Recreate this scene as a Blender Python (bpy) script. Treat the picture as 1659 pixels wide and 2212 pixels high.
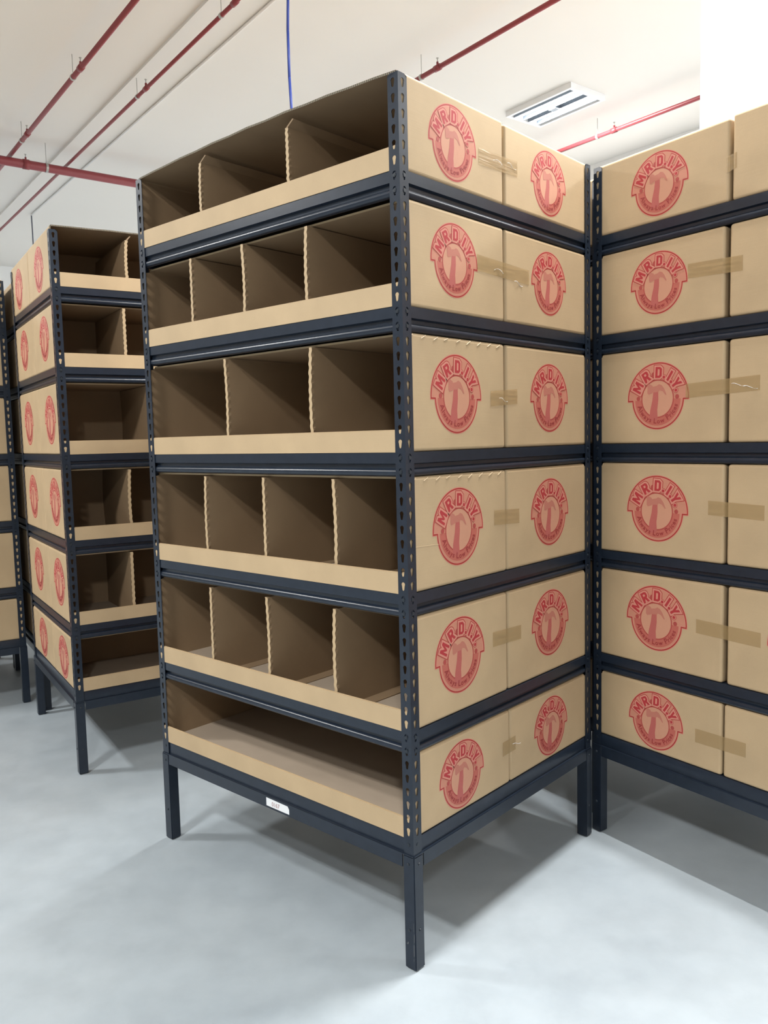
import bpy, bmesh, math, random
from mathutils import Vector, Matrix
random.seed(7)
for o in list(bpy.data.objects): bpy.data.objects.remove(o)
C = bpy.context.scene.collection
sc = bpy.context.scene

# ------------------------------------------------------------------ camera
CAM_H, FPX, PITCH, ROLL = 1.55473, 1749.84, 0.09008, -0.02325
cr, sr = math.cos(ROLL), math.sin(ROLL)
R0 = Vector((1, 0, 0)); F0 = Vector((0, math.cos(PITCH), -math.sin(PITCH))); U0 = Vector((0, math.sin(PITCH), math.cos(PITCH)))
D0 = -U0
cx_ = cr*R0 - sr*D0; cy_ = -(sr*R0 + cr*D0); cz_ = -F0
cam_d = bpy.data.cameras.new('camera'); cam = bpy.data.objects.new('camera', cam_d); C.objects.link(cam)
M4 = Matrix.Identity(4)
for i in range(3):
    M4[i][0] = cx_[i]; M4[i][1] = cy_[i]; M4[i][2] = cz_[i]
M4[2][3] = CAM_H
cam.matrix_world = M4
cam_d.sensor_fit = 'VERTICAL'; cam_d.sensor_height = 36.0; cam_d.lens = FPX/2212*36.0
cam_d.clip_start = 0.05; cam_d.clip_end = 100
sc.camera = cam

# ------------------------------------------------------------------ world and exposure
W = bpy.data.worlds.new('world'); sc.world = W; W.use_nodes = True
bg = W.node_tree.nodes['Background']; bg.inputs[0].default_value = (0.86, 0.93, 1.0, 1); bg.inputs[1].default_value = 0.45
sc.view_settings.view_transform = 'Standard'; sc.view_settings.look = 'None'
sc.view_settings.gamma = 1.0; sc.view_settings.use_curve_mapping = False
sc.view_settings.exposure = 0.0
LAMP_W = 190.0                       # watts of each ceiling lamp
WINDOW_W = 250.0                    # daylight through the window in the right wall
LAMP_COL = (1.0, 0.985, 0.96)

# ------------------------------------------------------------------ materials
def new_mat(name):
    m = bpy.data.materials.new(name); m.use_nodes = True
    nt = m.node_tree; return m, nt, nt.nodes['Principled BSDF']
def tex(nt, scale, detail=3, vec=None, rough=.5):
    t = nt.nodes.new('ShaderNodeTexNoise'); t.inputs['Scale'].default_value = scale; t.inputs['Detail'].default_value = detail
    t.inputs['Roughness'].default_value = rough
    if vec is not None: nt.links.new(vec, t.inputs['Vector'])
    return t
def coord(nt, scale=(1, 1, 1), kind='Object'):
    c = nt.nodes.new('ShaderNodeTexCoord'); mp = nt.nodes.new('ShaderNodeMapping')
    nt.links.new(c.outputs[kind], mp.inputs[0]); mp.inputs['Scale'].default_value = scale
    return mp.outputs[0]
def ramp(nt, fac, stops):
    r = nt.nodes.new('ShaderNodeValToRGB'); nt.links.new(fac, r.inputs[0])
    e = r.color_ramp.elements
    e[0].position, e[0].color = stops[0][0], (*stops[0][1], 1)
    e[1].position, e[1].color = stops[1][0], (*stops[1][1], 1)
    for p, c in stops[2:]:
        n = e.new(p); n.color = (*c, 1)
    return r
def bump(nt, b, h, strength, dist):
    n = nt.nodes.new('ShaderNodeBump'); n.inputs['Strength'].default_value = strength; n.inputs['Distance'].default_value = dist
    nt.links.new(h, n.inputs['Height']); nt.links.new(n.outputs[0], b.inputs['Normal']); return n
def plain(name, col, rough=.6, metal=0, spec=None):
    m, nt, b = new_mat(name); b.inputs['Base Color'].default_value = (*col, 1); b.inputs['Roughness'].default_value = rough
    b.inputs['Metallic'].default_value = metal
    if spec is not None: b.inputs['Specular IOR Level'].default_value = spec
    return m
MAT = {}
def card(name, base):
    m, nt, b = new_mat(name)
    v = coord(nt)
    n1 = tex(nt, 5, 4, v); n2 = tex(nt, 420, 2, v)
    lo = tuple(c*.93 for c in base); hi = tuple(min(1, c*1.06) for c in base)
    r = ramp(nt, n1.outputs['Fac'], [(.3, lo), (.7, hi)])
    mx = nt.nodes.new('ShaderNodeMixRGB'); mx.blend_type = 'MULTIPLY'; mx.inputs[0].default_value = .12
    nt.links.new(r.outputs[0], mx.inputs[1]); nt.links.new(n2.outputs['Fac'], mx.inputs[2])
    nt.links.new(mx.outputs[0], b.inputs['Base Color'])
    b.inputs['Roughness'].default_value = .62; b.inputs['Specular IOR Level'].default_value = .35
    v2 = coord(nt, (6, 6, 260)); n3 = tex(nt, 1.0, 2, v2)
    bump(nt, b, n3.outputs['Fac'], .06, .002)
    return m
MAT['card'] = card('kraft_cardboard', (.47, .348, .208))
MAT['card_shade'] = card('kraft_cardboard_shade_darkened', (.26, .178, .104))  # same cardboard, darkened so the bins' inner shade is in the colour
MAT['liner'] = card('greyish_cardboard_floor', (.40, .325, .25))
m, nt, b = new_mat('corrugated_edge')
v = coord(nt, (1, 1, 1)); wv = nt.nodes.new('ShaderNodeTexWave'); wv.wave_type = 'BANDS'; wv.bands_direction = 'X'
wv.inputs['Scale'].default_value = 45; wv.inputs['Distortion'].default_value = 3; nt.links.new(v, wv.inputs[0])
r = ramp(nt, wv.outputs['Fac'], [(.25, (.05, .045, .035)), (.8, (.24, .20, .14))]); nt.links.new(r.outputs[0], b.inputs['Base Color'])
b.inputs['Roughness'].default_value = .8; MAT['edge'] = m
m, nt, b = new_mat('black_powder_coated_steel')
v = coord(nt); n1 = tex(nt, 30, 3, v); r = ramp(nt, n1.outputs['Fac'], [(.3, (.0100, .0160, .0270)), (.7, (.0135, .0205, .0340))])
nt.links.new(r.outputs[0], b.inputs['Base Color']); b.inputs['Roughness'].default_value = .29; b.inputs['Specular IOR Level'].default_value = .45
n2 = tex(nt, 500, 2, v); bump(nt, b, n2.outputs['Fac'], .05, .001); MAT['steel'] = m
MAT['rivet'] = plain('dark_rivet', (.016, .022, .030), .35)
m, nt, b = new_mat('painted_concrete_floor')
v = coord(nt); n1 = tex(nt, 1.1, 6, v, .6); n2 = tex(nt, 7, 5, v, .65)
r = ramp(nt, n1.outputs['Fac'], [(.35, (.295, .342, .378)), (.65, (.365, .412, .445))])
r2 = ramp(nt, n2.outputs['Fac'], [(.35, (.93, .93, .93)), (.6, (1, 1, 1))])
mx = nt.nodes.new('ShaderNodeMixRGB'); mx.blend_type = 'MULTIPLY'; mx.inputs[0].default_value = 1
nt.links.new(r.outputs[0], mx.inputs[1]); nt.links.new(r2.outputs[0], mx.inputs[2])
vo = nt.nodes.new('ShaderNodeTexVoronoi'); vo.inputs['Scale'].default_value = 2.2; nt.links.new(v, vo.inputs[0])
r3 = ramp(nt, vo.outputs['Distance'], [(.0, (.55, .56, .55)), (.018, (1, 1, 1))])
mx2 = nt.nodes.new('ShaderNodeMixRGB'); mx2.blend_type = 'MULTIPLY'; mx2.inputs[0].default_value = .5
nt.links.new(mx.outputs[0], mx2.inputs[1]); nt.links.new(r3.outputs[0], mx2.inputs[2]); nt.links.new(mx2.outputs[0], b.inputs['Base Color'])
rr = ramp(nt, n2.outputs['Fac'], [(.3, (.42,)*3), (.7, (.55,)*3)]); nt.links.new(rr.outputs[0], b.inputs['Roughness'])
b.inputs['Specular IOR Level'].default_value = .4
MAT['floor'] = m
def paint(name, col, sc_=3):
    m, nt, b = new_mat(name); v = coord(nt); n1 = tex(nt, sc_, 4, v)
    r = ramp(nt, n1.outputs['Fac'], [(.3, tuple(c*.975 for c in col)), (.7, col)]); nt.links.new(r.outputs[0], b.inputs['Base Color'])
    b.inputs['Roughness'].default_value = .8; return m
MAT['ceiling'] = paint('warm_white_ceiling_paint', (.79, .757, .712), .6)
MAT['wall'] = paint('white_wall_paint', (.93, .93, .92))
MAT['light_block'] = paint('grey_beige_light_block', (.36, .33, .29))
MAT['pipe'] = plain('red_pipe_paint', (.24, .035, .042), .45)
MAT['galv'] = plain('galvanised_rod', (.45, .44, .42), .4, .6)
MAT['galvscuff'] = plain('worn_paint', (.10, .105, .11), .6)
MAT['white'] = plain('white_enamel', (.88, .89, .90), .35)
MAT['reflector'] = plain('bright_reflector', (.85, .88, .92), .15, .9)
MAT['louvre'] = plain('louvre_blade', (.30, .34, .40), .3, .6)
MAT['conduit'] = plain('white_conduit', (.80, .79, .77), .5)
MAT['blue'] = plain('blue_cable', (.03, .06, .30), .5)
MAT['greywire'] = plain('grey_cable', (.12, .13, .17), .5)
m, nt, b = new_mat('lit_tube'); b.inputs['Emission Color'].default_value = (.93, .97, 1, 1); b.inputs['Emission Strength'].default_value = 14; MAT['tube'] = m
MAT['sticker'] = plain('white_sticker', (.74, .76, .78), .5)
MAT['penred'] = plain('red_marker_ink', (.30, .12, .12), .6)
m, nt, b = new_mat('clear_brown_tape')
b.inputs['Base Color'].default_value = (.41, .28, .125, 1); b.inputs['Roughness'].default_value = .25; b.inputs['Alpha'].default_value = .45
v = coord(nt, (3, 5, 60)); n1 = tex(nt, 1.0, 3, v); bump(nt, b, n1.outputs['Fac'], .5, .004); MAT['tape'] = m
def ink(name, col):
    m, nt, b = new_mat(name); v = coord(nt); n1 = tex(nt, 220, 3, v)
    r = ramp(nt, n1.outputs['Fac'], [(.3, tuple(c*.88 for c in col)), (.7, col)]); nt.links.new(r.outputs[0], b.inputs['Base Color'])
    b.inputs['Roughness'].default_value = .6; return m
MAT['ink_base'] = ink('pink_ink', (0.516, 0.219, 0.146))
MAT['ink_halo'] = ink('light_pink_ink', (0.568, 0.232, 0.172))
MAT['ink_band'] = ink('mid_red_ink', (0.447, 0.116, 0.086))
MAT['ink_disc'] = ink('pale_pink_ink', (0.533, 0.267, 0.172))
MAT['ink_line'] = ink('dark_red_ink', (0.361, 0.03, 0.026))
MAT['ink_text'] = ink('red_ink', (.39, .03, .036))
MAT['ink_soft'] = ink('soft_red_ink', (0.37, 0.06, 0.052))
MAT['ink_handle'] = ink('hammer_handle_ink', (.42, .105, .09))
MAT['ink_head'] = ink('hammer_head_ink', (.45, .165, .12))
MAT['ink_slogan'] = ink('slogan_red_ink', (0.284, 0.03, 0.03))

# ------------------------------------------------------------------ mesh helpers
class MB:
    def __init__(s): s.v = []; s.f = []; s.m = []
    def add(s, vs, fs, mi=0):
        o = len(s.v); s.v += [tuple(p) for p in vs]; s.f += [tuple(o+i for i in f) for f in fs]; s.m += [mi]*len(fs)
    def box(s, x0, x1, y0, y1, z0, z1, mi=0):
        vs = [(x, y, z) for x in (x0, x1) for y in (y0, y1) for z in (z0, z1)]
        s.add(vs, [(0, 1, 3, 2), (4, 6, 7, 5), (0, 4, 5, 1), (2, 3, 7, 6), (0, 2, 6, 4), (1, 5, 7, 3)], mi)
    def prism(s, prof, fn, t0, t1, mi=0, cap=True):
        n = len(prof); vs = [fn(p, t0) for p in prof]+[fn(p, t1) for p in prof]
        fs = [(i, (i+1) % n, n+(i+1) % n, n+i) for i in range(n)]
        if cap: fs += [tuple(range(n))[::-1], tuple(range(n, 2*n))]
        s.add(vs, fs, mi)
    def cyl(s, a, b, r, n=12, mi=0):
        a = Vector(a); b = Vector(b); d = (b-a).normalized(); t = Vector((0, 0, 1)) if abs(d.z) < .9 else Vector((1, 0, 0))
        e1 = d.cross(t).normalized(); e2 = d.cross(e1)
        vs = [c+r*(math.cos(2*math.pi*k/n)*e1+math.sin(2*math.pi*k/n)*e2) for c in (a, b) for k in range(n)]
        s.add(vs, [(k, (k+1) % n, n+(k+1) % n, n+k) for k in range(n)]+[tuple(range(n))[::-1], tuple(range(n, 2*n))], mi)
    def mesh(s, name, mats, smooth=False, recalc=True):
        me = bpy.data.meshes.new(name); me.from_pydata(s.v, [], s.f)
        for m in mats: me.materials.append(MAT[m])
        me.polygons.foreach_set('material_index', s.m)
        if recalc:
            bm = bmesh.new(); bm.from_mesh(me); bmesh.ops.recalc_face_normals(bm, faces=bm.faces); bm.to_mesh(me); bm.free()
        if smooth: me.polygons.foreach_set('use_smooth', [True]*len(me.polygons))
        return me
def put(name, me, parent=None, mat=None):
    o = bpy.data.objects.new(name, me); C.objects.link(o)
    if parent is not None: o.parent = parent
    if mat is not None: o.matrix_local = mat
    return o
def empty(name, mw, label, cat, group=None):
    o = bpy.data.objects.new(name, None); C.objects.link(o); o.empty_display_size = .1; o.matrix_world = mw
    o['label'] = label; o['category'] = cat
    if group: o['group'] = group
    return o
def tag(o, label, cat, group=None):
    o['label'] = label; o['category'] = cat
    if group: o['group'] = group
def struct(name, me):
    o = put(name, me); o['kind'] = 'structure'; return o
# room axes: u runs away to the left, v away to the right
UA = math.radians(127.0); UX, UY = math.cos(UA), math.sin(UA); VX, VY = math.sin(UA), -math.cos(UA)
def w(u, v, z): return (u*UX+v*VX, u*UY+v*VY, z)
H = 4.2

# ------------------------------------------------------------------ room
def slab(u0, u1, v0, v1, z0, z1, mats, name):
    b = MB(); vs = [w(u, v, z) for u in (u0, u1) for v in (v0, v1) for z in (z0, z1)]
    b.add(vs, [(0, 1, 3, 2), (4, 6, 7, 5), (0, 4, 5, 1), (2, 3, 7, 6), (0, 2, 6, 4), (1, 5, 7, 3)]); return b.mesh(name, mats)
struct('floor', slab(-4.7, 13.0, -6.5, 6.68, -.1, 0, ['floor'], 'floor'))
struct('ceiling', slab(-4.7, 13.0, -6.5, 6.68, H, H+.1, ['ceiling'], 'ceiling'))
WU0, WU1, WZ0, WZ1 = -3.6, 1.4, .9, 3.5            # big window in the right wall, beyond the photo's edge
def slabs(parts, mats, name):
    b = MB()
    for (u0, u1, v0, v1, z0, z1) in parts:
        vs = [w(u, v, z) for u in (u0, u1) for v in (v0, v1) for z in (z0, z1)]
        b.add(vs, [(0, 1, 3, 2), (4, 6, 7, 5), (0, 4, 5, 1), (2, 3, 7, 6), (0, 2, 6, 4), (1, 5, 7, 3)])
    return b.mesh(name, mats)
struct('wall_right', slabs([(-4.7, WU0, 6.68, 6.88, -.1, H+.1), (WU1, 13.0, 6.68, 6.88, -.1, H+.1), (WU0, WU1, 6.68, 6.88, -.1, WZ0), (WU0, WU1, 6.68, 6.88, WZ1, H+.1)], ['wall'], 'wall_right'))
win = struct('window_1', slabs([(WU0, WU1, 6.70, 6.76, WZ0, WZ0+.05), (WU0, WU1, 6.70, 6.76, WZ1-.05, WZ1)]+[(WU0+k*1.2375, WU0+k*1.2375+.05, 6.70, 6.76, WZ0, WZ1) for k in range(5)], ['white'], 'window_frame'))
struct('wall_far', slab(13.0, 13.2, -6.5, 6.88, -.1, H+.1, ['wall'], 'wall_far'))
LOWW = 3.0  # unseen low walls added to block sideways light, open above for the ceiling
struct('wall_added_left', slab(-4.7, 13.0, -6.5, -6.3, -.1, LOWW, ['light_block'], 'wall_added_left'))
struct('wall_added_back', slab(-4.7, -4.5, -6.5, 6.68, -.1, LOWW, ['light_block'], 'wall_added_back'))
struct('trim_1', slab(3.4, 13.0, 2.28, 2.60, H-.02, H, ['ceiling'], 'trim_1'))          # shallow ceiling rib
colu, colv = 1.73*UX+4.48*UY, 1.73*VX+4.48*VY
col = struct('wall_column', slab(colu-.6, colu, colv, colv+.6, 0, H, ['wall'], 'wall_column'))

d = bpy.data.lights.new('window_daylight', 'AREA'); d.shape = 'RECTANGLE'; d.size = WU1-WU0; d.size_y = WZ1-WZ0; d.energy = WINDOW_W; d.color = (.90, .95, 1.0)
wl = bpy.data.objects.new('window_daylight', d); C.objects.link(wl)
wl.matrix_world = Matrix.Translation(w((WU0+WU1)/2, 6.95, (WZ0+WZ1)/2)) @ Matrix.Rotation(UA, 4, 'Z') @ Matrix.Rotation(math.radians(90), 4, 'X')
# ------------------------------------------------------------------ ceiling services
def pipe_thing(name, a, b, r, label, cat, group, joints=(), mat='pipe', axis='u', elbow=False):
    mid = ((a[0]+b[0])/2, (a[1]+b[1])/2, (a[2]+b[2])/2)
    T = Matrix.Translation(mid); root = empty(name, T, label, cat, group)
    A = Vector(a)-Vector(mid); B = Vector(b)-Vector(mid)
    mb = MB(); mb.cyl(A, B, r, 16); put('tube', mb.mesh('tube', [mat], True), root)
    d = (B-A).normalized()
    for (jx, jy) in joints:
        base = Vector((jx, jy, a[2]))-Vector(mid); t = (base-A).dot(d); p = A+d*t
        mb = MB(); mb.cyl(p+Vector((0, 0, r)), p+Vector((0, 0, H-a[2])), .0025, 6)
        mb.cyl(p-d*.01, p+d*.01, r+.004, 14); put('hanger', mb.mesh('hanger', ['galv']), root)
        q = p-d*.17
        mb = MB(); mb.cyl(q-d*.026, q+d*.026, r+.005, 14); mb.cyl(q, q+Vector((0, 0, r+.022)), .008, 10)
        put('coupling', mb.mesh('coupling', [mat], True), root)
        mb = MB(); mb.cyl(q+Vector((0, 0, r+.022)), q+Vector((0, 0, r+.045)), .004, 8); mb.cyl(q+Vector((0, 0, r+.045)), q+Vector((0, 0, r+.048)), .009, 10)
        put('sprinkler_head', mb.mesh('sprinkler_head', ['galv']), root)
    return root
zp = H-.15; G = 'red sprinkler pipes under the ceiling'
pipe_thing('sprinkler_pipe', w(0.5, 1.83, zp), w(12.9, 1.83, zp), .017, 'leftmost thin red sprinkler pipe running back under the ceiling', 'pipe', G, [(-2.06, 5.74), (-2.94, 6.83)])
pipe_thing('sprinkler_pipe', w(0.5, 2.30, zp), w(12.9, 2.30, zp), .0125, 'thin red pipe beside the white ceiling rib, left of the central rack', 'pipe', G, [(-1.69, 6.1), (-.83, 5.04)])
pipe_thing('sprinkler_pipe', w(0.5, 3.80, zp), w(7.7, 3.80, zp), .0165, 'thin red pipe meeting the top right corner of the central rack', 'pipe', G, [(.31, 5.86)])
pipe_thing('sprinkler_pipe', w(-1.0, 5.76, zp), w(7.7, 5.76, zp), .0165, 'rightmost thin red pipe, running behind the white column', 'pipe', G, [(1.84, 7.06)])
pipe_thing('sprinkler_main_pipe', w(7.61, -5.5, zp-.062), w(7.61, 6.3, zp-.062), .037, 'thick red main pipe crossing under the ceiling at upper left', 'pipe', None, [(-3.0, 7.5)])
r_ = pipe_thing('cable_conduit', w(3.4, 2.595, H-.03), w(9.9, 2.56, H-.03), .009, 'thin white conduit along the ceiling rib edge', 'conduit', None, mat='conduit')
e = Vector(w(9.9, 2.56, H-.03)); mb = MB(); mb.cyl(e, e-Vector((0, 0, 1.3)), .007, 8)
o = put('hanging_cable', mb.mesh('hanging_cable', ['greywire'], True)); tag(o, 'thin grey cable hanging from ceiling above the left rack', 'cable')
mb = MB(); pts = [Vector((-.446+.006*math.sin(k*1.9), 4.5, H-k*.24)) for k in range(9)]
for a, b in zip(pts[:-1], pts[1:]): mb.cyl(a, b, .0075, 8)
o = put('hanging_cable', mb.mesh('hanging_cable', ['blue'], True)); tag(o, 'thin blue cable hanging down behind the central rack', 'cable')

def ceiling_lamp(u, v, label, watt=1.0):
    root = empty('ceiling_light', Matrix.Translation(w(u, v, H-.03)) @ Matrix.Rotation(UA, 4, 'Z'), label, 'light', 'recessed ceiling lights')
    L, S = .31, .18
    mb = MB(); mb.box(-L-.03, L+.03, -S-.025, -S, -.012, .03); mb.box(-L-.03, L+.03, S, S+.025, -.012, .03)
    mb.box(-L-.03, -L, -S, S, -.012, .03); mb.box(L, L+.03, -S, S, -.012, .03); put('frame', mb.mesh('frame', ['white']), root)
    mb = MB(); mb.box(-L, L, -S, S, .022, .029); put('reflector', mb.mesh('reflector', ['white']), root)
    for s in (-.085, .085):
        mb = MB(); mb.cyl((-L+.02, s, .008), (L-.02, s, .008), .009, 12); put('tube_lamp', mb.mesh('tube_lamp', ['tube'], True), root)
    for s in (-.14, -.03, .03, .14):
        mb = MB(); mb.box(-L, L, s-.004, s+.004, -.012, .02); put('louvre_blade', mb.mesh('louvre_blade', ['louvre']), root)
    mb = MB(); mb.box(-.035, .035, -.028, .028, -.02, .02); put('lamp_holder', mb.mesh('lamp_holder', ['louvre']), root)
    d = bpy.data.lights.new('lamp_glow', 'AREA'); d.shape = 'RECTANGLE'; d.size = .56; d.size_y = .05; d.energy = LAMP_W*watt/2; d.color = LAMP_COL
    for q in (-.085, .085):
        lo = bpy.data.objects.new('lamp_glow', d); C.objects.link(lo); lo.parent = root; lo.location = (0, q, -.004)
    return root
ceiling_lamp(4.53, 5.22, 'lit recessed twin tube ceiling light above the joint of the racks')
for u, v, wt, lb in [(1.68, 2.46, 1.1, 'ceiling light straight above the corner between the central and right racks'),
        (.75, 5.2, .3, 'ceiling light above the aisle just right of the right rack'),
        (-1.95, 5.2, .35, 'second ceiling light above the right aisle, outside the photo'), (-3.3, 5.2, .35, 'ceiling light at the near end of the right aisle, outside the photo'),
        (1.4, -1.75, 1, 'ceiling light behind and left of the viewer'), (5.5, -1.75, 1, 'ceiling light above the left aisle, outside the photo'),
        (-2.6, -1.75, 1, 'ceiling light directly behind the viewer'), (8.6, 5.2, 1, 'ceiling light hidden behind the central rack'), (9.6, -1.75, 1, 'ceiling light beyond the left rack, outside the photo')]:
    ceiling_lamp(u, v, lb, wt)

# ------------------------------------------------------------------ rack meshes
PN, PP = 62.495, .04
def zi(i): return (PN-i)*PP
LEN, WID, FL = 1.276, 1.072, .037
LEVEL = [6.5, 15.5, 25.5, 35.5, 45.5]
STAND = .351
def keyhole():
    pts = []
    for k in range(9): a = math.radians(-35+k*250/8); pts.append((.0067*math.cos(a), .0055+.0067*math.sin(a)))
    for k in range(5): a = math.radians(180+k*180/4); pts.append((.0038*math.cos(a), -.0088+.0038*math.sin(a)))
    return pts
KH = keyhole(); NK = len(KH)
def flange_cell(mb, fn, z0, z1, zc, wd):
    out = []
    for (x, z) in KH:
        a = math.atan2(z, x); ca, sa = math.cos(a), math.sin(a); hx = wd/2; up = z1-zc; dn = zc-z0
        t = min(hx/abs(ca) if abs(ca) > 1e-6 else 9, (up/sa if sa > 0 else dn/-sa) if abs(sa) > 1e-6 else 9)
        out.append((t*ca, t*sa))
    # corners inserted as extra fan triangles
    for d, flip in ((0, False), (.002, True)):
        vi = [fn(wd/2+x, zc+z, d) for x, z in KH]; vo = [fn(wd/2+x, zc+z, d) for x, z in out]
        fs = [(i, (i+1) % NK, NK+(i+1) % NK, NK+i) for i in range(NK)]
        mb.add(vi+vo, fs)
        for cxn, czn in ((1, 1), (-1, 1), (-1, -1), (1, -1)):
            cpt = (cxn*wd/2, (z1-zc) if czn > 0 else -(zc-z0))
            for i in range(NK):
                p, q = out[i], out[(i+1) % NK]
                onx = abs(abs(p[0])-wd/2) < 1e-7; qx = abs(abs(q[0])-wd/2) < 1e-7
                if onx != qx and (p[0]+q[0])*cxn > 0 and (p[1]+q[1])*czn > 0:
                    mb.add([fn(wd/2+p[0], zc+p[1], d), fn(wd/2+cpt[0], zc+cpt[1], d), fn(wd/2+q[0], zc+q[1], d)], [(0, 1, 2)])
    a = [fn(wd/2+x, zc+z, 0) for x, z in KH]; b_ = [fn(wd/2+x, zc+z, .002) for x, z in KH]
    mb.add(a+b_, [(i, (i+1) % NK, NK+(i+1) % NK, NK+i) for i in range(NK)])
def make_post():
    mb = MB()
    for fn in (lambda s, z, d: (-s, d, z), lambda s, z, d: (-d, s, z)):
        for i in range(53):
            zc = zi(i); flange_cell(mb, fn, zc-.02, zc+.02, zc, FL)
        zt = zi(0)+.02; top = zi(-.62)
        vs = [fn(0, zt, 0), fn(FL, zt, 0), fn(FL, top-.010, 0), fn(FL-.003, top-.003, 0), fn(FL-.010, top, 0), fn(0, top, 0)]
        vb = [fn(0, zt, .002), fn(FL, zt, .002), fn(FL, top-.010, .002), fn(FL-.003, top-.003, .002), fn(FL-.010, top, .002), fn(0, top, .002)]
        mb.add(vs+vb, [tuple(range(6)), tuple(range(6, 12))[::-1]]+[(i, i+1, i+7, i+6) for i in range(1, 5)])
        zb = zi(52)-.02; z0 = STAND
        vs = [fn(0, z0, 0), fn(FL, z0, 0), fn(FL, zb, 0), fn(0, zb, 0), fn(0, z0, .002), fn(FL, z0, .002), fn(FL, zb, .002), fn(0, zb, .002)]
        mb.add(vs, [(0, 1, 2, 3), (7, 6, 5, 4), (0, 4, 5, 1)])
        vs = [fn(FL, z0, 0), fn(FL, zt, 0), fn(FL, zt, .002), fn(FL, z0, .002)]; mb.add(vs, [(0, 1, 2, 3)])
    return mb.mesh('post', ['steel'])
POST = make_post()
# beam: d = depth inward from the post face, h = height under the beam's top
BP = [(.0030, 0), (.0030, .031), (.0140, .0345), (.0145, .0445)]+[(.0135-.0105*math.cos(math.radians(a)), .0565+.0112*math.sin(math.radians(a))) for a in range(-75, 91, 15)]+[(.018, .068), (.018, .030), (.030, .003), (.030, 0)]
def make_beam(length, base=False):
    mb = MB()
    if base:
        prof = [(.006, 0), (.005, .002), (.005, .0465), (.009, .0465), (.009, .004), (.03, .003), (.03, 0)]
    else: prof = BP
    e0, e1 = -.0045, -(length-.0045)
    mb.prism(prof, lambda p, t: (t, p[0], -p[1]), e0-.026, e1+.026)
    for s in (0, 1):
        xc = -.0185 if s == 0 else -length+.0185
        mb.box(xc-.014, xc+.014, .0026, .0046, -.064 if not base else -.044, -.002)
        for dz in ((-.016, -.056) if not base else (-.018,)):
            mb.cyl((xc, -.0012, dz+.001), (xc, .0035, dz+.001), .0056, 10, 1); mb.cyl((xc-.0008, -.0017, dz+.001), (xc-.0008, -.001, dz+.001), .0035, 8, 1)
    me = mb.mesh('beam', ['steel', 'rivet']); me.polygons.foreach_set('use_smooth', [True]*len(me.polygons)); me.set_sharp_from_angle(angle=math.radians(32)); return me
BEAM_L, BEAM_W = make_beam(LEN), make_beam(WID)
BASE_L, BASE_W = make_beam(LEN, True), make_beam(WID, True)
def make_rail(length):
    mb = MB(); t = .041
    mb.box(-length+t, -t, -.004, -.001, STAND-.041, STAND); mb.box(-length+.0, -.0, -.0035, .026, STAND-.0025, STAND)
    return mb.mesh('stand_rail', ['steel'])
RAIL_L, RAIL_W = make_rail(LEN), make_rail(WID)
def make_leg():
    mb = MB(); mb.box(-.0375, .004, -.004, .0375, .003, STAND-.003)
    me = mb.mesh('stand_leg', ['steel']); bm = bmesh.new(); bm.from_mesh(me)
    bmesh.ops.bevel(bm, geom=[e for e in bm.edges], offset=.0022, segments=2, affect='EDGES'); bm.to_mesh(me); bm.free(); return me
LEG = make_leg()
def make_rivet():
    mb = MB()
    n = 12; prof = [(0, .0046), (.0018, .0042), (.0028, .0028), (.0028, .0018)]
    for k in range(n):
        a0, a1 = 2*math.pi*k/n, 2*math.pi*(k+1)/n
        for (d0, r0), (d1, r1) in zip(prof[:-1], prof[1:]):
            mb.add([(r0*math.cos(a0), -d0, r0*math.sin(a0)), (r0*math.cos(a1), -d0, r0*math.sin(a1)), (r1*math.cos(a1), -d1, r1*math.sin(a1)), (r1*math.cos(a0), -d1, r1*math.sin(a0))], [(0, 1, 2, 3)])
    mb.box(-.0018, .0018, -.003, -.001, -.0018, .0018)
    return mb.mesh('rivet', ['rivet'])
RIVET = make_rivet()
SHELF = MB(); SHELF.box(-LEN+.033, -.033, .033, WID-.033, -.012, -.002); SHELF = SHELF.mesh('shelf_board', ['card_shade'])
T = Matrix.Translation; RZ = lambda a: Matrix.Rotation(math.radians(a), 4, 'Z')
SIDES = [T((0, 0, 0)), T((-LEN, 0, 0)) @ RZ(-90), T((-LEN, WID, 0)) @ RZ(180), T((0, WID, 0)) @ RZ(90)]
# front: runs along -x from origin; side beams run along +y: rotate -90 about corner
def make_rack(mw, label, rivets=True):
    root = empty('shelving_rack', mw, label, 'rack', 'black boltless racks filled with cardboard bins')
    for S in SIDES:
        put('post', POST, root, S)
        lg = put('stand_leg', LEG, root, S)
        if rivets:
            for zz in (.1226, .3235):
                r1 = put('rivet', RIVET, lg, T((-.0185, -.004, zz))); r2 = put('rivet', RIVET, lg, T((.004, .0185, zz)) @ RZ(90))
    for Lm, Wm, z in [(BEAM_L, BEAM_W, zi(c-.9)) for c in LEVEL]+[(BASE_L, BASE_W, zi(52.55))]:
        put('beam', Lm, root, T((0, 0, z))); put('beam', Lm, root, T((-LEN, WID, z)) @ RZ(180))
        # side beams: local frame rotated +90 so that -x -> -y ; start at far corner of each side
        put('beam', Wm, root, T((0, WID, z)) @ RZ(90) if False else T((0, 0, z)) @ RZ(90) @ T((WID, 0, 0)))
        put('beam', Wm, root, T((-LEN, 0, z)) @ RZ(-90))
        put('shelf_board', SHELF, root, T((0, 0, z)))
    put('stand_rail', RAIL_L, root); put('stand_rail', RAIL_L, root, T((-LEN, WID, 0)) @ RZ(180))
    put('stand_rail', RAIL_W, root, RZ(90) @ T((WID, 0, 0))); put('stand_rail', RAIL_W, root, T((-LEN, 0, 0)) @ RZ(-90))
    return root

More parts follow.
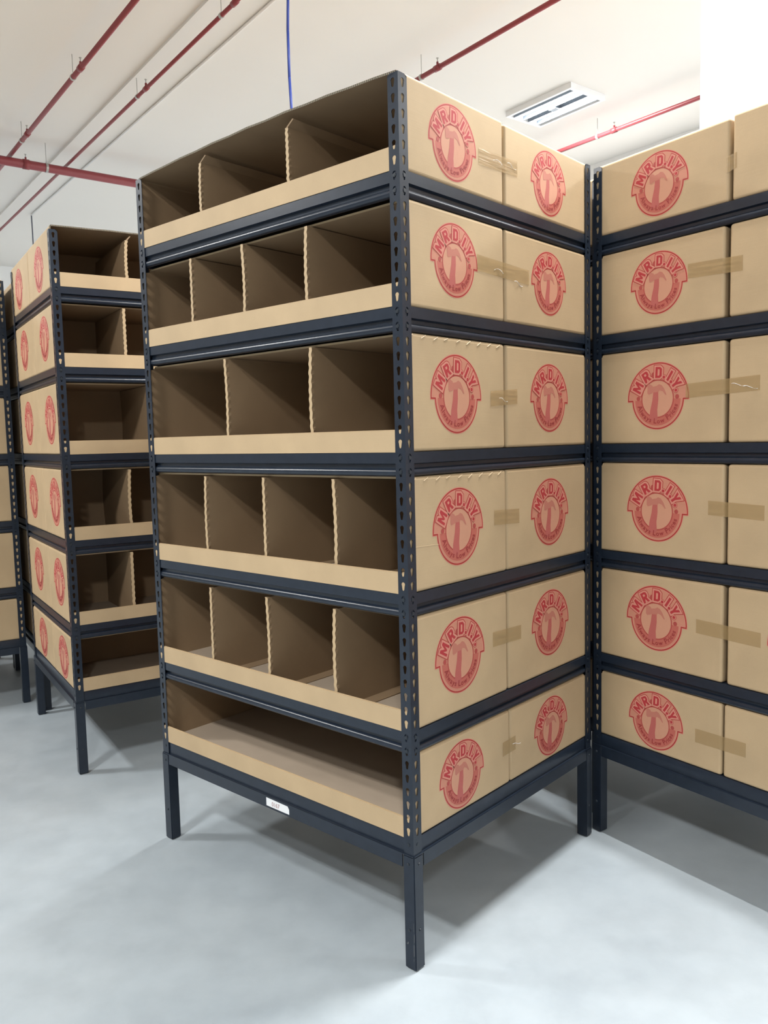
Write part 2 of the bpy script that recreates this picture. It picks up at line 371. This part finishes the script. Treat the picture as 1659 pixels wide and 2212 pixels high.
# ------------------------------------------------------------------ emblem (flat print, thin ink layers)
def text_mesh(s, size, off, shear=0):
    cu = bpy.data.curves.new('t', 'FONT'); cu.body = s; cu.size = size; cu.offset = off; cu.fill_mode = 'FRONT'; cu.resolution_u = 3; cu.shear = shear
    o = bpy.data.objects.new('t', cu); C.objects.link(o); dg = bpy.context.evaluated_depsgraph_get()
    me = bpy.data.meshes.new_from_object(o.evaluated_get(dg)); vs = [(v.co.x, v.co.y) for v in me.vertices]; fs = [tuple(p.vertices) for p in me.polygons]
    bpy.data.objects.remove(o); bpy.data.curves.remove(cu); bpy.data.meshes.remove(me)
    return vs, fs
def poly_fill(mb, pts, y, mi):
    cxm = 0; mb.add([(x, y, z) for x, z in pts], [tuple(range(len(pts)))], mi)
def ring(mb, outer, inner, y, mi):
    n = len(outer); mb.add([(x, y, z) for x, z in outer]+[(x, y, z) for x, z in inner], [(i, (i+1) % n, n+(i+1) % n, n+i) for i in range(n)], mi)
BLK = {  # block letters drawn as polygons on a unit-high body
 'M': [[(0, 0), (.22, 0), (.22, .58), (.40, .18), (.52, .18), (.70, .58), (.70, 0), (.92, 0), (.92, 1), (.68, 1), (.46, .50), (.24, 1), (0, 1)]],
 'R': [[(0, 0), (.23, 0), (.23, .36), (.33, .36), (.50, 0), (.76, 0), (.56, .41), (.64, .46), (.70, .56), (.70, .82), (.64, .93), (.52, 1), (0, 1), (0, .82), (.42, .82), (.47, .78), (.47, .60), (.42, .55), (.23, .55), (.23, .82), (0, .82)]],
 'D': [[(0, 0), (.50, 0), (.64, .08), (.70, .20), (.70, .80), (.64, .92), (.50, 1), (0, 1), (0, .82), (.40, .82), (.46, .76), (.46, .24), (.40, .18), (.23, .18), (.23, .82), (0, .82)]],
 'I': [[(0, 0), (.24, 0), (.24, 1), (0, 1)]],
 'Y': [[(.26, 0), (.50, 0), (.50, .40), (.76, 1), (.52, 1), (.38, .64), (.24, 1), (0, 1), (.26, .40)]],
}
WIDTHS = {'M': .92, 'R': .74, 'D': .70, 'I': .24, 'Y': .76}
def emblem_mesh():
    mb = MB(); Y = lambda k: -.0002-.00016*k
    R1, R2 = 1.0, .845
    a0 = math.radians(-3)
    def outline(r1, r2, inset):
        pts = []
        s = math.radians(-3)
        th = s+(inset/ r1 if inset else 0)
        for k in range(41): a = th+(math.pi-2*th)*k/40; pts.append((r1*math.cos(a), r1*math.sin(a)))
        zst = r1*math.sin(th); ast = math.asin(zst/r2)
        for k in range(41): a = math.pi-ast+(math.pi+2*ast)*k/40; pts.append((r2*math.cos(a), r2*math.sin(a)))
        return pts
    o1 = outline(1.0, .845, 0); o2 = outline(.965, .81, .035); o3 = outline(1.018, .863, -.018); o4 = outline(.945, .79, .055)
    tess(mb, o3, Y(0), 1); tess(mb, o1, Y(1), 4); tess(mb, o2, Y(2), 1); tess(mb, o4, Y(3), 0)
    # lower band
    n = 30; ou = []; inn = []
    A0, A1 = math.radians(182), math.radians(358)
    ring_o = [(.745*math.cos(A0+(A1-A0)*k/n), .745*math.sin(A0+(A1-A0)*k/n)) for k in range(n+1)]; ring_i = [(.50*math.cos(A0+(A1-A0)*k/n), .50*math.sin(A0+(A1-A0)*k/n)) for k in range(n+1)]
    mb.add([(x, Y(4), z) for x, z in ring_o]+[(x, Y(4), z) for x, z in ring_i], [(i, i+1, n+2+i, n+1+i) for i in range(n)], 2)
    circ = lambda r, c=(0, 0), m=40: [(c[0]+r*math.cos(2*math.pi*k/m), c[1]+r*math.sin(2*math.pi*k/m)) for k in range(m)]
    ring(mb, circ(.535), circ(.50), Y(5), 6); mb.add([(x, Y(4.5), z) for x, z in circ(.51)], [tuple(range(40))], 3)
    for s in (-1, 1): mb.add([(x, Y(6), z) for x, z in circ(.062, (s*.635, .03), 16)], [tuple(range(16))], 6)
    mb.add([(x, Y(5), z) for x, z in circ(.085, (-.12, .66), 18)], [tuple(range(18))], 6)
    # plain claw hammer in the middle
    handle = [(-.13, .20), (.03, .20), (.035, -.02), (.0, -.30), (.015, -.54), (-.03, -.60), (-.20, -.61), (-.265, -.56), (-.235, -.32), (-.165, -.05)]
    tess(mb, handle, Y(6), 7)
    tess(mb, [(-.33, .40), (-.30, .43), (-.17, .38), (-.15, .34), (-.02, .36), (.05, .40), (.14, .37), (.22, .27), (.30, .10), (.27, .09), (.17, .20), (.07, .23), (.04, .19), (-.14, .18), (-.17, .16), (-.29, .13), (-.33, .17)], Y(6.2), 9)
    # arched lettering
    LH = .30
    seq = [('M', 152, .575), ('R', 120.5, .575), ('D', 87, .575), ('.', 70, .62), ('I', 56.5, .575), ('.', 45, .62), ('Y', 33, .575), ('.', 19, .63)]
    def expand(poly, d):
        n = len(poly); out = []
        area = sum(poly[i][0]*poly[(i+1) % n][1]-poly[(i+1) % n][0]*poly[i][1] for i in range(n))
        sg = 1 if area > 0 else -1
        for i in range(n):
            p0, p1, p2 = poly[i-1], poly[i], poly[(i+1) % n]
            d1 = (p1[0]-p0[0], p1[1]-p0[1]); d2 = (p2[0]-p1[0], p2[1]-p1[1])
            l1 = math.hypot(*d1) or 1; l2 = math.hypot(*d2) or 1
            n1 = (d1[1]/l1*sg, -d1[0]/l1*sg); n2 = (d2[1]/l2*sg, -d2[0]/l2*sg)
            bx, by = n1[0]+n2[0], n1[1]+n2[1]; bl = bx*bx+by*by
            if bl < .2: bx, by, bl = n1[0], n1[1], 2
            out.append((p1[0]+2*bx/bl*d, p1[1]+2*by/bl*d))
        return out
    def hull(pts):
        pts = sorted(set(pts)); lo = []
        def half(ps):
            h = []
            for p in ps:
                while len(h) > 1 and (h[-1][0]-h[-2][0])*(p[1]-h[-2][1])-(h[-1][1]-h[-2][1])*(p[0]-h[-2][0]) <= 0: h.pop()
                h.append(p)
            return h
        a = half(pts); b = half(pts[::-1]); return a[:-1]+b[:-1]
    SIL = {'R': [(0, 0), (.23, 0), (.26, .18), (.33, .36), (.50, 0), (.76, 0), (.56, .41), (.70, .56), (.70, .82), (.64, .93), (.52, 1), (0, 1)], 'D': [(0, 0), (.50, 0), (.70, .18), (.70, .82), (.50, 1), (0, 1)],
           'M': [(0, 0), (.92, 0), (.92, 1), (.68, 1), (.46, .62), (.24, 1), (0, 1)], 'I': BLK['I'][0], 'Y': BLK['Y'][0]}
    for ch, ang, r in seq:
        a = math.radians(ang-90); ca, sa = math.cos(a), math.sin(a)
        def place(p, wd): x = (p[0]-wd/2)*LH; z = r+p[1]*LH; return (x*ca-z*sa, x*sa+z*ca)
        if ch == '.':
            c = (math.cos(math.radians(ang))*r, math.sin(math.radians(ang))*r)
            for rr, k, mi in ((.078, 6.6, 4), (.066, 7.2, 1), (.044, 8.6, 5)): mb.add([(x, Y(k), z) for x, z in circ(rr, c, 14)], [tuple(range(14))], mi)
            continue
        wd = WIDTHS[ch]
        if ch in SIL:
            s = SIL[ch]
            tess(mb, [place(p, wd) for p in expand(s, .215)], Y(6.5), 4); tess(mb, [place(p, wd) for p in expand(s, .155)], Y(7), 1)
        for pl in BLK[ch]: 
            if ch in 'RD':
                # body as silhouette plus counter drawn in the pale ink
                tess(mb, [place(p, wd) for p in SIL[ch]], Y(8), 5)
            else: tess(mb, [place(p, wd) for p in pl], Y(8), 5)
        cn = {'R': [(.24, .60), (.42, .60), (.46, .64), (.46, .76), (.42, .81), (.24, .81)], 'D': [(.25, .2), (.40, .2), (.46, .26), (.46, .74), (.40, .8), (.25, .8)]}.get(ch)
        if cn: tess(mb, [place(p, wd) for p in cn], Y(8.6), 1)
    # slogan along the lower band
    txt = 'Always Low Prices'; glyph = {}
    adv = []
    for c in txt:
        if c == ' ': adv.append(.075); continue
        if c not in glyph:
            vs, fs = text_mesh(c, .205 if c.isupper() else .18, .004); mnx = min(p[0] for p in vs); mxx = max(p[0] for p in vs)
            glyph[c] = ([(p[0]-mnx, p[1]) for p in vs], fs, mxx-mnx)
        adv.append(glyph[c][2]+.022)
    tot = sum(adv); span = math.radians(150); rB = .685; s = 0; k = span/tot
    for c, ad in zip(txt, adv):
        if c != ' ':
            vs, fs, wd = glyph[c]; mid = math.radians(270)-span/2+(s+ad/2)*k; rot = mid+math.pi/2; ca, sa = math.cos(rot), math.sin(rot)
            sx = k*.685*1.0; sx = min(sx, 1.25)
            out = []
            for p in vs:
                x = (p[0]-wd/2)*sx; z = -rB+p[1]; 
                # upright at the bottom: rotate about the emblem centre
                out.append((x*ca-z*sa, Y(7), x*sa+z*ca))
            mb.add(out, fs, 8)
        s += ad
    return mb.mesh('emblem', ['ink_base', 'ink_halo', 'ink_band', 'ink_disc', 'ink_line', 'ink_text', 'ink_soft', 'ink_handle', 'ink_slogan', 'ink_head'], recalc=False)
from mathutils.geometry import tessellate_polygon
def tess(mb, pts, y, mi):
    tri = tessellate_polygon([[Vector((x, z, 0)) for x, z in pts]])
    mb.add([(x, y, z) for x, z in pts], tri, mi)
EMB = emblem_mesh()

# ------------------------------------------------------------------ cardboard bins
def shell_mesh(x0, x1, y0, y1, hgt, bulge=0.0, tilt=0.0, cut=False):
    """open towards -y; walls 6 mm, rounded folds"""
    bm = bmesh.new()
    g = bmesh.ops.create_cube(bm, size=1.0)
    for v in bm.verts: v.co = Vector((x0 if v.co.x < 0 else x1, y0 if v.co.y < 0 else y1, 0 if v.co.z < 0 else hgt))
    front = [f for f in bm.faces if abs(f.normal.y+1) < .01]; bmesh.ops.delete(bm, geom=front, context='FACES_ONLY')
    ed = [e for e in bm.edges if not e.is_boundary]
    bmesh.ops.bevel(bm, geom=ed, offset=.0095, segments=4, affect='EDGES', profile=.5)
    if bulge:
        n = 14
        for k in range(1, n):
            X = x0+(x1-x0)*k/n
            bmesh.ops.bisect_plane(bm, geom=bm.verts[:]+bm.edges[:]+bm.faces[:], plane_co=(X, 0, 0), plane_no=(1, 0, 0))
        for v in bm.verts:
            if v.co.z > hgt*.9:
                t = (v.co.x-x0)/(x1-x0); fy = 1-.6*(v.co.y-y0)/(y1-y0)
                v.co.z += bulge*(math.sin(math.pi*min(1, max(0, t)))**.8)*fy*(v.co.z/hgt)+.0012*math.sin(t*41)*fy
    if not bulge and cut:
        bmesh.ops.bisect_plane(bm, geom=bm.verts[:]+bm.edges[:]+bm.faces[:], plane_co=(0, 0, hgt-.016), plane_no=(0, 0, 1))
        for v in bm.verts:
            if v.co.z > hgt-.012 and v.co.y < y0+.002: v.co.y = y0+.030
    if tilt:
        for v in bm.verts:
            if v.co.z > hgt*.9: v.co.z += tilt*(v.co.y-y0)/(y1-y0)
    bmesh.ops.recalc_face_normals(bm, faces=bm.faces)
    bmesh.ops.solidify(bm, geom=bm.faces[:], thickness=.006)
    bm.normal_update()
    cxm, czm = (x0+x1)/2, hgt/2
    for f in bm.faces:
        c = f.calc_center_median()
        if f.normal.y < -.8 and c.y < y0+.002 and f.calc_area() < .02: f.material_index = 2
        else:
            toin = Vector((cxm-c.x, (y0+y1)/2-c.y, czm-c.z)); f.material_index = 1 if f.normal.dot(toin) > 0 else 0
        f.smooth = False
    me = bpy.data.meshes.new('box_shell'); bm.to_mesh(me); bm.free()
    for m in ('card', 'card_shade', 'edge'): me.materials.append(MAT[m])
    return me
def lip_mesh(x0, x1, y, h=.063):
    mb = MB(); n = 5; r = .012; prof = [(x1, .0), (x1, h-r)]
    for k in range(1, n+1): a = math.pi/2*k/n; prof.append((x1-r+r*math.cos(a), h-r+r*math.sin(a)))
    for k in range(0, n+1): a = math.pi/2+math.pi/2*k/n; prof.append((x0+r+r*math.cos(a), h-r+r*math.sin(a)))
    prof += [(x0, 0)]
    mb.prism(prof, lambda p, t: (p[0], t, p[1]), y, y+.007)
    me = mb.mesh('front_lip', ['card']); bm = bmesh.new(); bm.from_mesh(me)
    ed = [e for e in bm.edges if abs(e.verts[0].co.y-e.verts[1].co.y) < 1e-6 and min(v.co.z for v in e.verts) > h-.001]
    bmesh.ops.bevel(bm, geom=ed, offset=.0025, segments=2, affect='EDGES'); bm.to_mesh(me); bm.free(); return me
def divider_mesh(x, y0, y1, hgt, seed=0, fold=False):
    rnd = random.Random(seed); t = .0065; top = hgt-(.031 if fold else .009); mb = MB(); nz = 60; rows = []
    for k in range(nz+1):
        z = .006+(top-.006)*k/nz; a = .0013*math.sin(k*2*math.pi/5.2)+rnd.uniform(-.0004, .0004); lean = .006*math.sin(math.pi*k/nz)*((seed % 3)-1)
        X = x+lean
        rows.append([(X-t+a, y0+.0008, z), (X+t+a*1.2, y0, z), (X+t, y0+.012, z), (X+t, y1, z), (X-t, y1, z), (X-t, y0+.012, z)])
    vs = [p for r in rows for p in r]; fs = []; mi = []
    for k in range(nz):
        for j in range(6): fs.append((k*6+j, k*6+(j+1) % 6, (k+1)*6+(j+1) % 6, (k+1)*6+j))
    mb.add(vs, fs, 0); mb.add([p for p in rows[-1]], [(0, 1, 2, 3, 4, 5)], 0); mb.add([p for p in rows[0]], [(5, 4, 3, 2, 1, 0)], 0)
    for f in range(len(mb.f)):
        if f % 6 == 0 and f < nz*6: mb.m[f] = 1
    # folded top flap leaning to the right, and foot flange on the floor
    zt = hgt-.0065
    if fold: mb.add([(x-.002, y0, top), (x+.004, y0, top-.002), (x+.024, y0+.008, zt-.003), (x+.020, y0+.008, zt), (x-.002, y1, top), (x+.004, y1, top-.002), (x+.024, y1, zt-.003), (x+.020, y1, zt)],
           [(0, 1, 2, 3), (4, 7, 6, 5), (0, 4, 5, 1), (1, 5, 6, 2), (2, 6, 7, 3), (3, 7, 4, 0)], 0)
    mb.box(x+t, x+t+.050, y0+.01, y1, .0062, .0092, 0)
    return mb.mesh('divider', ['card_shade', 'card'])
def tape_mesh(ya, yb, zc, seed):
    """strip lying on the x = 0 side, running along y"""
    rnd = random.Random(seed); mb = MB(); n = 10; hw = .024; vs = []
    sl = rnd.uniform(-.006, .006)
    for k in range(n+1):
        y = ya+(yb-ya)*k/n; o = .0007+.0009*abs(math.sin(k*1.3+seed))
        for j in range(5): vs.append((o+.0004*math.sin(j*2.1+k), y, zc+sl*(k/n-.5)*2+hw*(j-2)/2))
    mb.add(vs, [(k*5+j, (k+1)*5+j, (k+1)*5+j+1, k*5+j+1) for k in range(n) for j in range(4)]); return mb.mesh('tape', ['tape'], True)
def curl_mesh(y, z, s):
    mb = MB(); p = [Vector((.0022+.002*math.sin(k*.9), y+s*k*.007, z+.006*math.sin(k*.6+s))) for k in range(8)]
    for a_, b_ in zip(p[:-1], p[1:]): mb.cyl(a_, b_, .0006, 5)
    return mb.mesh('tape_wrinkle', ['sticker'], True)
TOPI = [-.8, 7.32, 16.32, 26.32, 36.32, 46.32]; BOTI = [5.6, 14.6, 24.6, 34.6, 44.6, 52.55]
EZ = [2.72, 11.0, 20.7, 30.57, 40.42, 49.82]; ER = [.114, .114, .125, .126, .126, .1145]
ORD = ['top', 'second', 'third', 'fourth', 'fifth', 'bottom']
def make_bin(mw, row, y0, y1, rear, topi, dividers, embs, label, group, bulge=0, tapes=None, tilt=0, tag_seed=0):
    """bin occupying rack-local y0..y1, opening at y0 (front) or y1 (rear)"""
    zb = zi(BOTI[row])+.0003; hgt = (topi-BOTI[row])*-PP-.0013
    D = y1-y0
    if rear: L = mw @ T((-LEN, y1, zb)) @ RZ(180)
    else: L = mw @ T((0, y0, zb))
    root = empty('cardboard_bin', L, label, 'box', group)
    x0, x1 = -LEN+.005, -.005
    put('box_shell', shell_mesh(x0, x1, 0, D, hgt, bulge, tilt, row > 0), root)
    put('front_lip', lip_mesh(x0+.001, x1-.001, -.0075 if False else .0004-.0001-.0072), root)
    for k, dx in enumerate(dividers): put('divider', divider_mesh(dx, .004, D-.0065, hgt, row*7+k, row == 0), root)
    if not dividers and not rear and row == 5:
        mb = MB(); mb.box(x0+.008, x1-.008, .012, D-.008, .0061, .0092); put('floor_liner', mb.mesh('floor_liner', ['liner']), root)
    if dividers and not rear:
        xs = sorted(dividers); ends = xs[1:]+[x1-.006]
        for a, b_ in zip([x0+.006]+xs, xs+[x1-.006]):
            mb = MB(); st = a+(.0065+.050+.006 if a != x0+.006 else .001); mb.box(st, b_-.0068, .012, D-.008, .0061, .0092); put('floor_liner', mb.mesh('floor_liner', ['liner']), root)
    for (end, yy) in embs:          # yy measured in rack-local y
        z = zi(EZ[row])-zb; s = ER[row]; ly = (yy-y0) if not rear else (y1-yy)
        jig = T((0, random.uniform(-.004, .004), random.uniform(-.003, .003)))
        right = (end == 'right') != rear        # in bin-local coordinates
        if right: m_ = T((x1, ly, z)) @ RZ(90) @ Matrix.Scale(s, 4)
        else: m_ = T((x0, ly, z)) @ RZ(-90) @ Matrix.Scale(s, 4)
        m_ = m_ @ Matrix.Scale(.0015/s*s/.0015, 4)
        o = put('printed_emblem', EMB, root, m_)
        o.scale = (s, 1.0, s)
    if tapes and not rear:
        ya, yb, z, cu = tapes
        put('tape', tape_mesh(ya-y0, yb-y0, z-zb, row), root, T((x1, 0, 0)))
        for (cy, cz, s) in cu: put('tape_wrinkle', curl_mesh(cy-y0, cz-zb, s), root, T((x1, 0, 0)))
    return root
def ends_label(row): return '%s shelf' % ORD[row]

# ---- the four racks that show, and the one behind the left rack
def rackmat(x, y, rot): return T((x, y, 0)) @ Matrix.Rotation(rot, 4, 'Z')
MM = rackmat(.0629, 2.2388, -.72936)
BA = -.5739; ub = (-math.cos(BA), math.sin(BA)); vb = (math.sin(BA), math.cos(BA))
BX, BY = -1.46934, 3.72003
MBm = rackmat(BX-ub[0]*LEN, BY-ub[1]*LEN, -BA)
RA = .9619; MR = rackmat(.79934, 3.07655, math.atan2(-math.cos(RA), -math.sin(RA)))
ur = (-math.cos(RA), math.sin(RA)); vr = (math.sin(RA), math.cos(RA))
ME = rackmat(.79934+ur[0]*(WID+.055)+vr[0]*.10, 3.07655+ur[1]*(WID+.055)+vr[1]*.10, math.atan2(-math.cos(RA), -math.sin(RA)))
MC = rackmat(BX+ub[0]*WID+vb[0]*1.335, BY+ub[1]*WID+vb[1]*1.335, math.atan2(-vb[1], -vb[0]))
MD = rackmat(BX-ub[0]*(LEN+.045)+vb[0]*1.103, BY-ub[1]*(LEN+.045)+vb[1]*1.103, -BA)
MF = MD @ T((0, WID+.035, 0))
rk = make_rack(MM, 'large central black metal rack of six shelves, nearest the viewer')
make_rack(MR, 'black metal rack standing at the right edge, its end turned to the viewer')
make_rack(MBm, 'black metal rack left of the central rack, standing across the aisle')
make_rack(MC, 'black metal rack at the far left edge of the photo', False)
make_rack(MD, 'black metal rack hidden close behind the left rack', False)
make_rack(MF, 'black metal rack farthest back in the row behind the left rack', False)
make_rack(ME, 'black metal rack behind the central rack, one post showing beside the right rack')
# sticker on the central rack's front rail
mb = MB(); prof = [(-.650, .3175), (-.534, .3175), (-.534, .334), (-.541, .344), (-.650, .3455)]
mb.prism(prof, lambda p, t: (p[0], t, p[1]), -.0047, -.0041); st = put('sticker', mb.mesh('sticker', ['sticker']), rk)
vs, fs = text_mesh('0167', .021, .0); mb = MB(); mb.add([(p[0]*.95-.622, -.0050, p[1]*1.05+.3225) for p in vs], fs); put('handwritten_number', mb.mesh('handwritten_number', ['penred'], recalc=False), st)
# worn corner: bright scratch on the front leg
fl = [c for c in rk.children if c.name.startswith('stand_leg')][0]
mb = MB()
for (z0, z1, x, wdt) in ((.045, .085, -.004, .0022), (.088, .118, -.0025, .0018), (.122, .150, -.003, .0012), (.03, .041, -.005, .0015), (.075, .086, -.027, .0035), (.078, .080, -.031, .006)):
    mb.add([(x, -.0042, z0), (x+wdt, -.0042, z0+.004), (x+wdt*1.2, -.0042, z1), (x+.0004, -.0042, z1-.003)], [(0, 1, 2, 3)])
put('paint_scuff', mb.mesh('paint_scuff', ['galvscuff']), fl)
# M bins
MDIV = [[-.897, -.456], [-.976, -.692, -.385], [-.806, -.381], [-.943, -.626, -.300], [-.941, -.632, -.310], []]
MT = [(.373, .590, 2.399, [(.50, 2.40, -1), (.53, 2.405, 1)]), (.359, .655, 2.076, [(.50, 2.07, -1), (.565, 2.045, 1)]), (.423, .578, 1.677, [(.47, 1.67, 1)]), (.436, .584, 1.293, []), (.421, .589, .900, []), (.471, .549, .524, [(.53, .52, 1)])]
CNT = {0: 'no dividers', 2: 'two wavy dividers', 3: 'three wavy dividers', 1: 'a wavy divider'}
def ridge(mb, y0, z0, y1, z1, hw=.0014, h=.0004):
    d = Vector((0, y1-y0, z1-z0)); n = Vector((0, -d.z, d.y)).normalized()*hw; a = Vector((.0001, y0, z0)); b = Vector((.0001, y1, z1)); up = Vector((h, 0, 0))
    mb.add([a-n, a+up, a+n, b-n, b+up, b+n], [(0, 1, 4, 3), (1, 2, 5, 4)])
def creases(bin_, y0, y1, zb, ztop, marks, full):
    mb = MB(); rnd = random.Random(int(y0*1000)+3)
    if marks:
        y = y0+.02
        while y < y1-.03:
            ridge(mb, y, ztop-rnd.uniform(.012, .016), y+.020, ztop-.004, .0014, .0016); y += rnd.uniform(.048, .062)
    for (a, za, b, zc) in full: ridge(mb, a, za-zb, b, zc-zb)
    if mb.v:
        o = put('crease', mb.mesh('crease', ['card'], False, False), bin_, T((-.005, 0, 0)))
        if marks: o['kind'] = 'stuff'
for r in range(6):
    jt = [.512, .511, .510, .509, .510, .517][r]; gap = [.0045, .0045, .0055, .0015, .0035, .0020][r]
    nb = make_bin(MM, r, .0078, jt-gap, False, -.82 if r == 0 else TOPI[r], MDIV[r], [('right', .247), ('left', .25)], 'open cardboard bin with %s on the %s shelf of the central rack' % (CNT[len(MDIV[r])], ORD[r]), 'open bins on the central rack', .017 if r == 0 else 0, MT[r])
    zb_ = zi(BOTI[r]); ht_ = zi(TOPI[r])-zb_-.0015
    creases(nb, 0, jt-gap-.0078, zb_, ht_, r in (2, 3), {3: [(.03, 1.246, .27, 1.240)]}.get(r, []))
    make_bin(MM, r, jt+gap, WID-.0078, True, -.70 if r == 0 else TOPI[r], [-.85, -.42] if r < 5 else [], [('right', .785), ('left', .80)], 'rear cardboard box with red emblem, %s shelf of the central rack' % ORD[r], 'rear boxes on the central rack', .01 if r == 0 else 0)
RT = [(.530, .566, 2.393, []), (.396, .592, 2.082, []), (.393, .656, 1.697, [(.60, 1.69, 1), (.56, 1.70, 1)]), (.482, .678, 1.298, []), (.442, .674, .891, []), (.444, .630, .512, [])]
RJ = [.545, .537, .541, .544, .548, .545]
for r in range(6):
    gap = [.006, .0085, .007, .0055, .008, .0035][r]
    make_bin(MR, r, .0078, RJ[r]-gap, False, [-.72, 0][0] if r == 0 else TOPI[r], [-.85, -.42] if r < 5 else [], [('right', .280)], 'cardboard box with whole red emblem, %s shelf of the right rack' % ORD[r], 'left boxes on the right rack', 0, RT[r], .006 if r == 0 else 0)
    make_bin(MR, r, RJ[r]+gap, WID-.0078, True, -1.02 if r == 0 else TOPI[r], [-.85, -.42] if r < 5 else [], [('right', .86 if r < 3 else .822)], 'cardboard box cut by the photo edge, %s shelf of the right rack' % ORD[r], 'right boxes on the right rack', 0)
BDV = [[-LEN+.346, -LEN+.78], [-LEN+.318, -LEN+.78], [-LEN+.42, -LEN+.85], [-LEN+.307, -LEN+.62, -LEN+.95], [-LEN+.297, -LEN+.62, -LEN+.95], []]
BJ = [.575, .54, .517, .504, .49, .50]
BE = [(.30, .862), (.263, .809), (.235, .808), (.235, .802), (.25, .775), (.252, .766)]
for r in range(6):
    make_bin(MBm, r, .0078, BJ[r]-.004, False, -1.15 if r == 0 else TOPI[r], BDV[r], [('left', BE[r][0])], 'open cardboard bin on the %s shelf of the left rack' % ORD[r], 'open bins on the left rack', .008 if r == 0 else 0, None)
    make_bin(MBm, r, BJ[r]+.004, WID-.0078, True, -1.12 if r == 0 else TOPI[r], [], [('left', BE[r][1])], 'rear cardboard box with red emblem, %s shelf of the left rack' % ORD[r], 'rear boxes on the left rack', 0)
for r in range(6):
    make_bin(MC, r, .0078, .53, False, TOPI[r], [], [('right', .28)], 'cardboard box outside the frame, %s shelf of far left rack' % ORD[r], 'outer boxes on the far left rack')
    make_bin(MC, r, .54, WID-.0078, True, TOPI[r], [], [('right', .775)], 'cardboard box seen at the left photo edge, %s shelf of far left rack' % ORD[r], 'visible boxes on the far left rack')
    make_bin(MD, r, .0078, .53, False, TOPI[r], [], [], 'cardboard box hidden behind the left rack, %s shelf' % ORD[r], 'boxes on the hidden rack')
for r in range(6):
    make_bin(MF, r, .0078, .53, False, TOPI[r], [], [], 'cardboard box deep in the row behind the left rack, %s shelf' % ORD[r], 'boxes on the farthest rack')
    make_bin(MF, r, .54, WID-.0078, True, TOPI[r], [], [], 'cardboard box at the far end of the row behind the left rack, %s shelf' % ORD[r], 'end boxes on the farthest rack')
for r in range(6):
    make_bin(MD, r, .54, WID-.0078, True, TOPI[r], [], [], 'back cardboard box in the rack behind the left rack, %s shelf' % ORD[r], 'back boxes on the hidden rack')
for r in range(6):
    make_bin(ME, r, .0078, .53, False, TOPI[r], [], [('right', .28)], 'cardboard box hidden behind the central rack, left one on the %s shelf' % ORD[r], 'left boxes hidden behind the central rack')
    make_bin(ME, r, .54, WID-.0078, True, TOPI[r], [], [('right', .80)], 'cardboard box hidden behind the central rack, right one on the %s shelf' % ORD[r], 'right boxes hidden behind the central rack')
sc.view_layers[0].update()
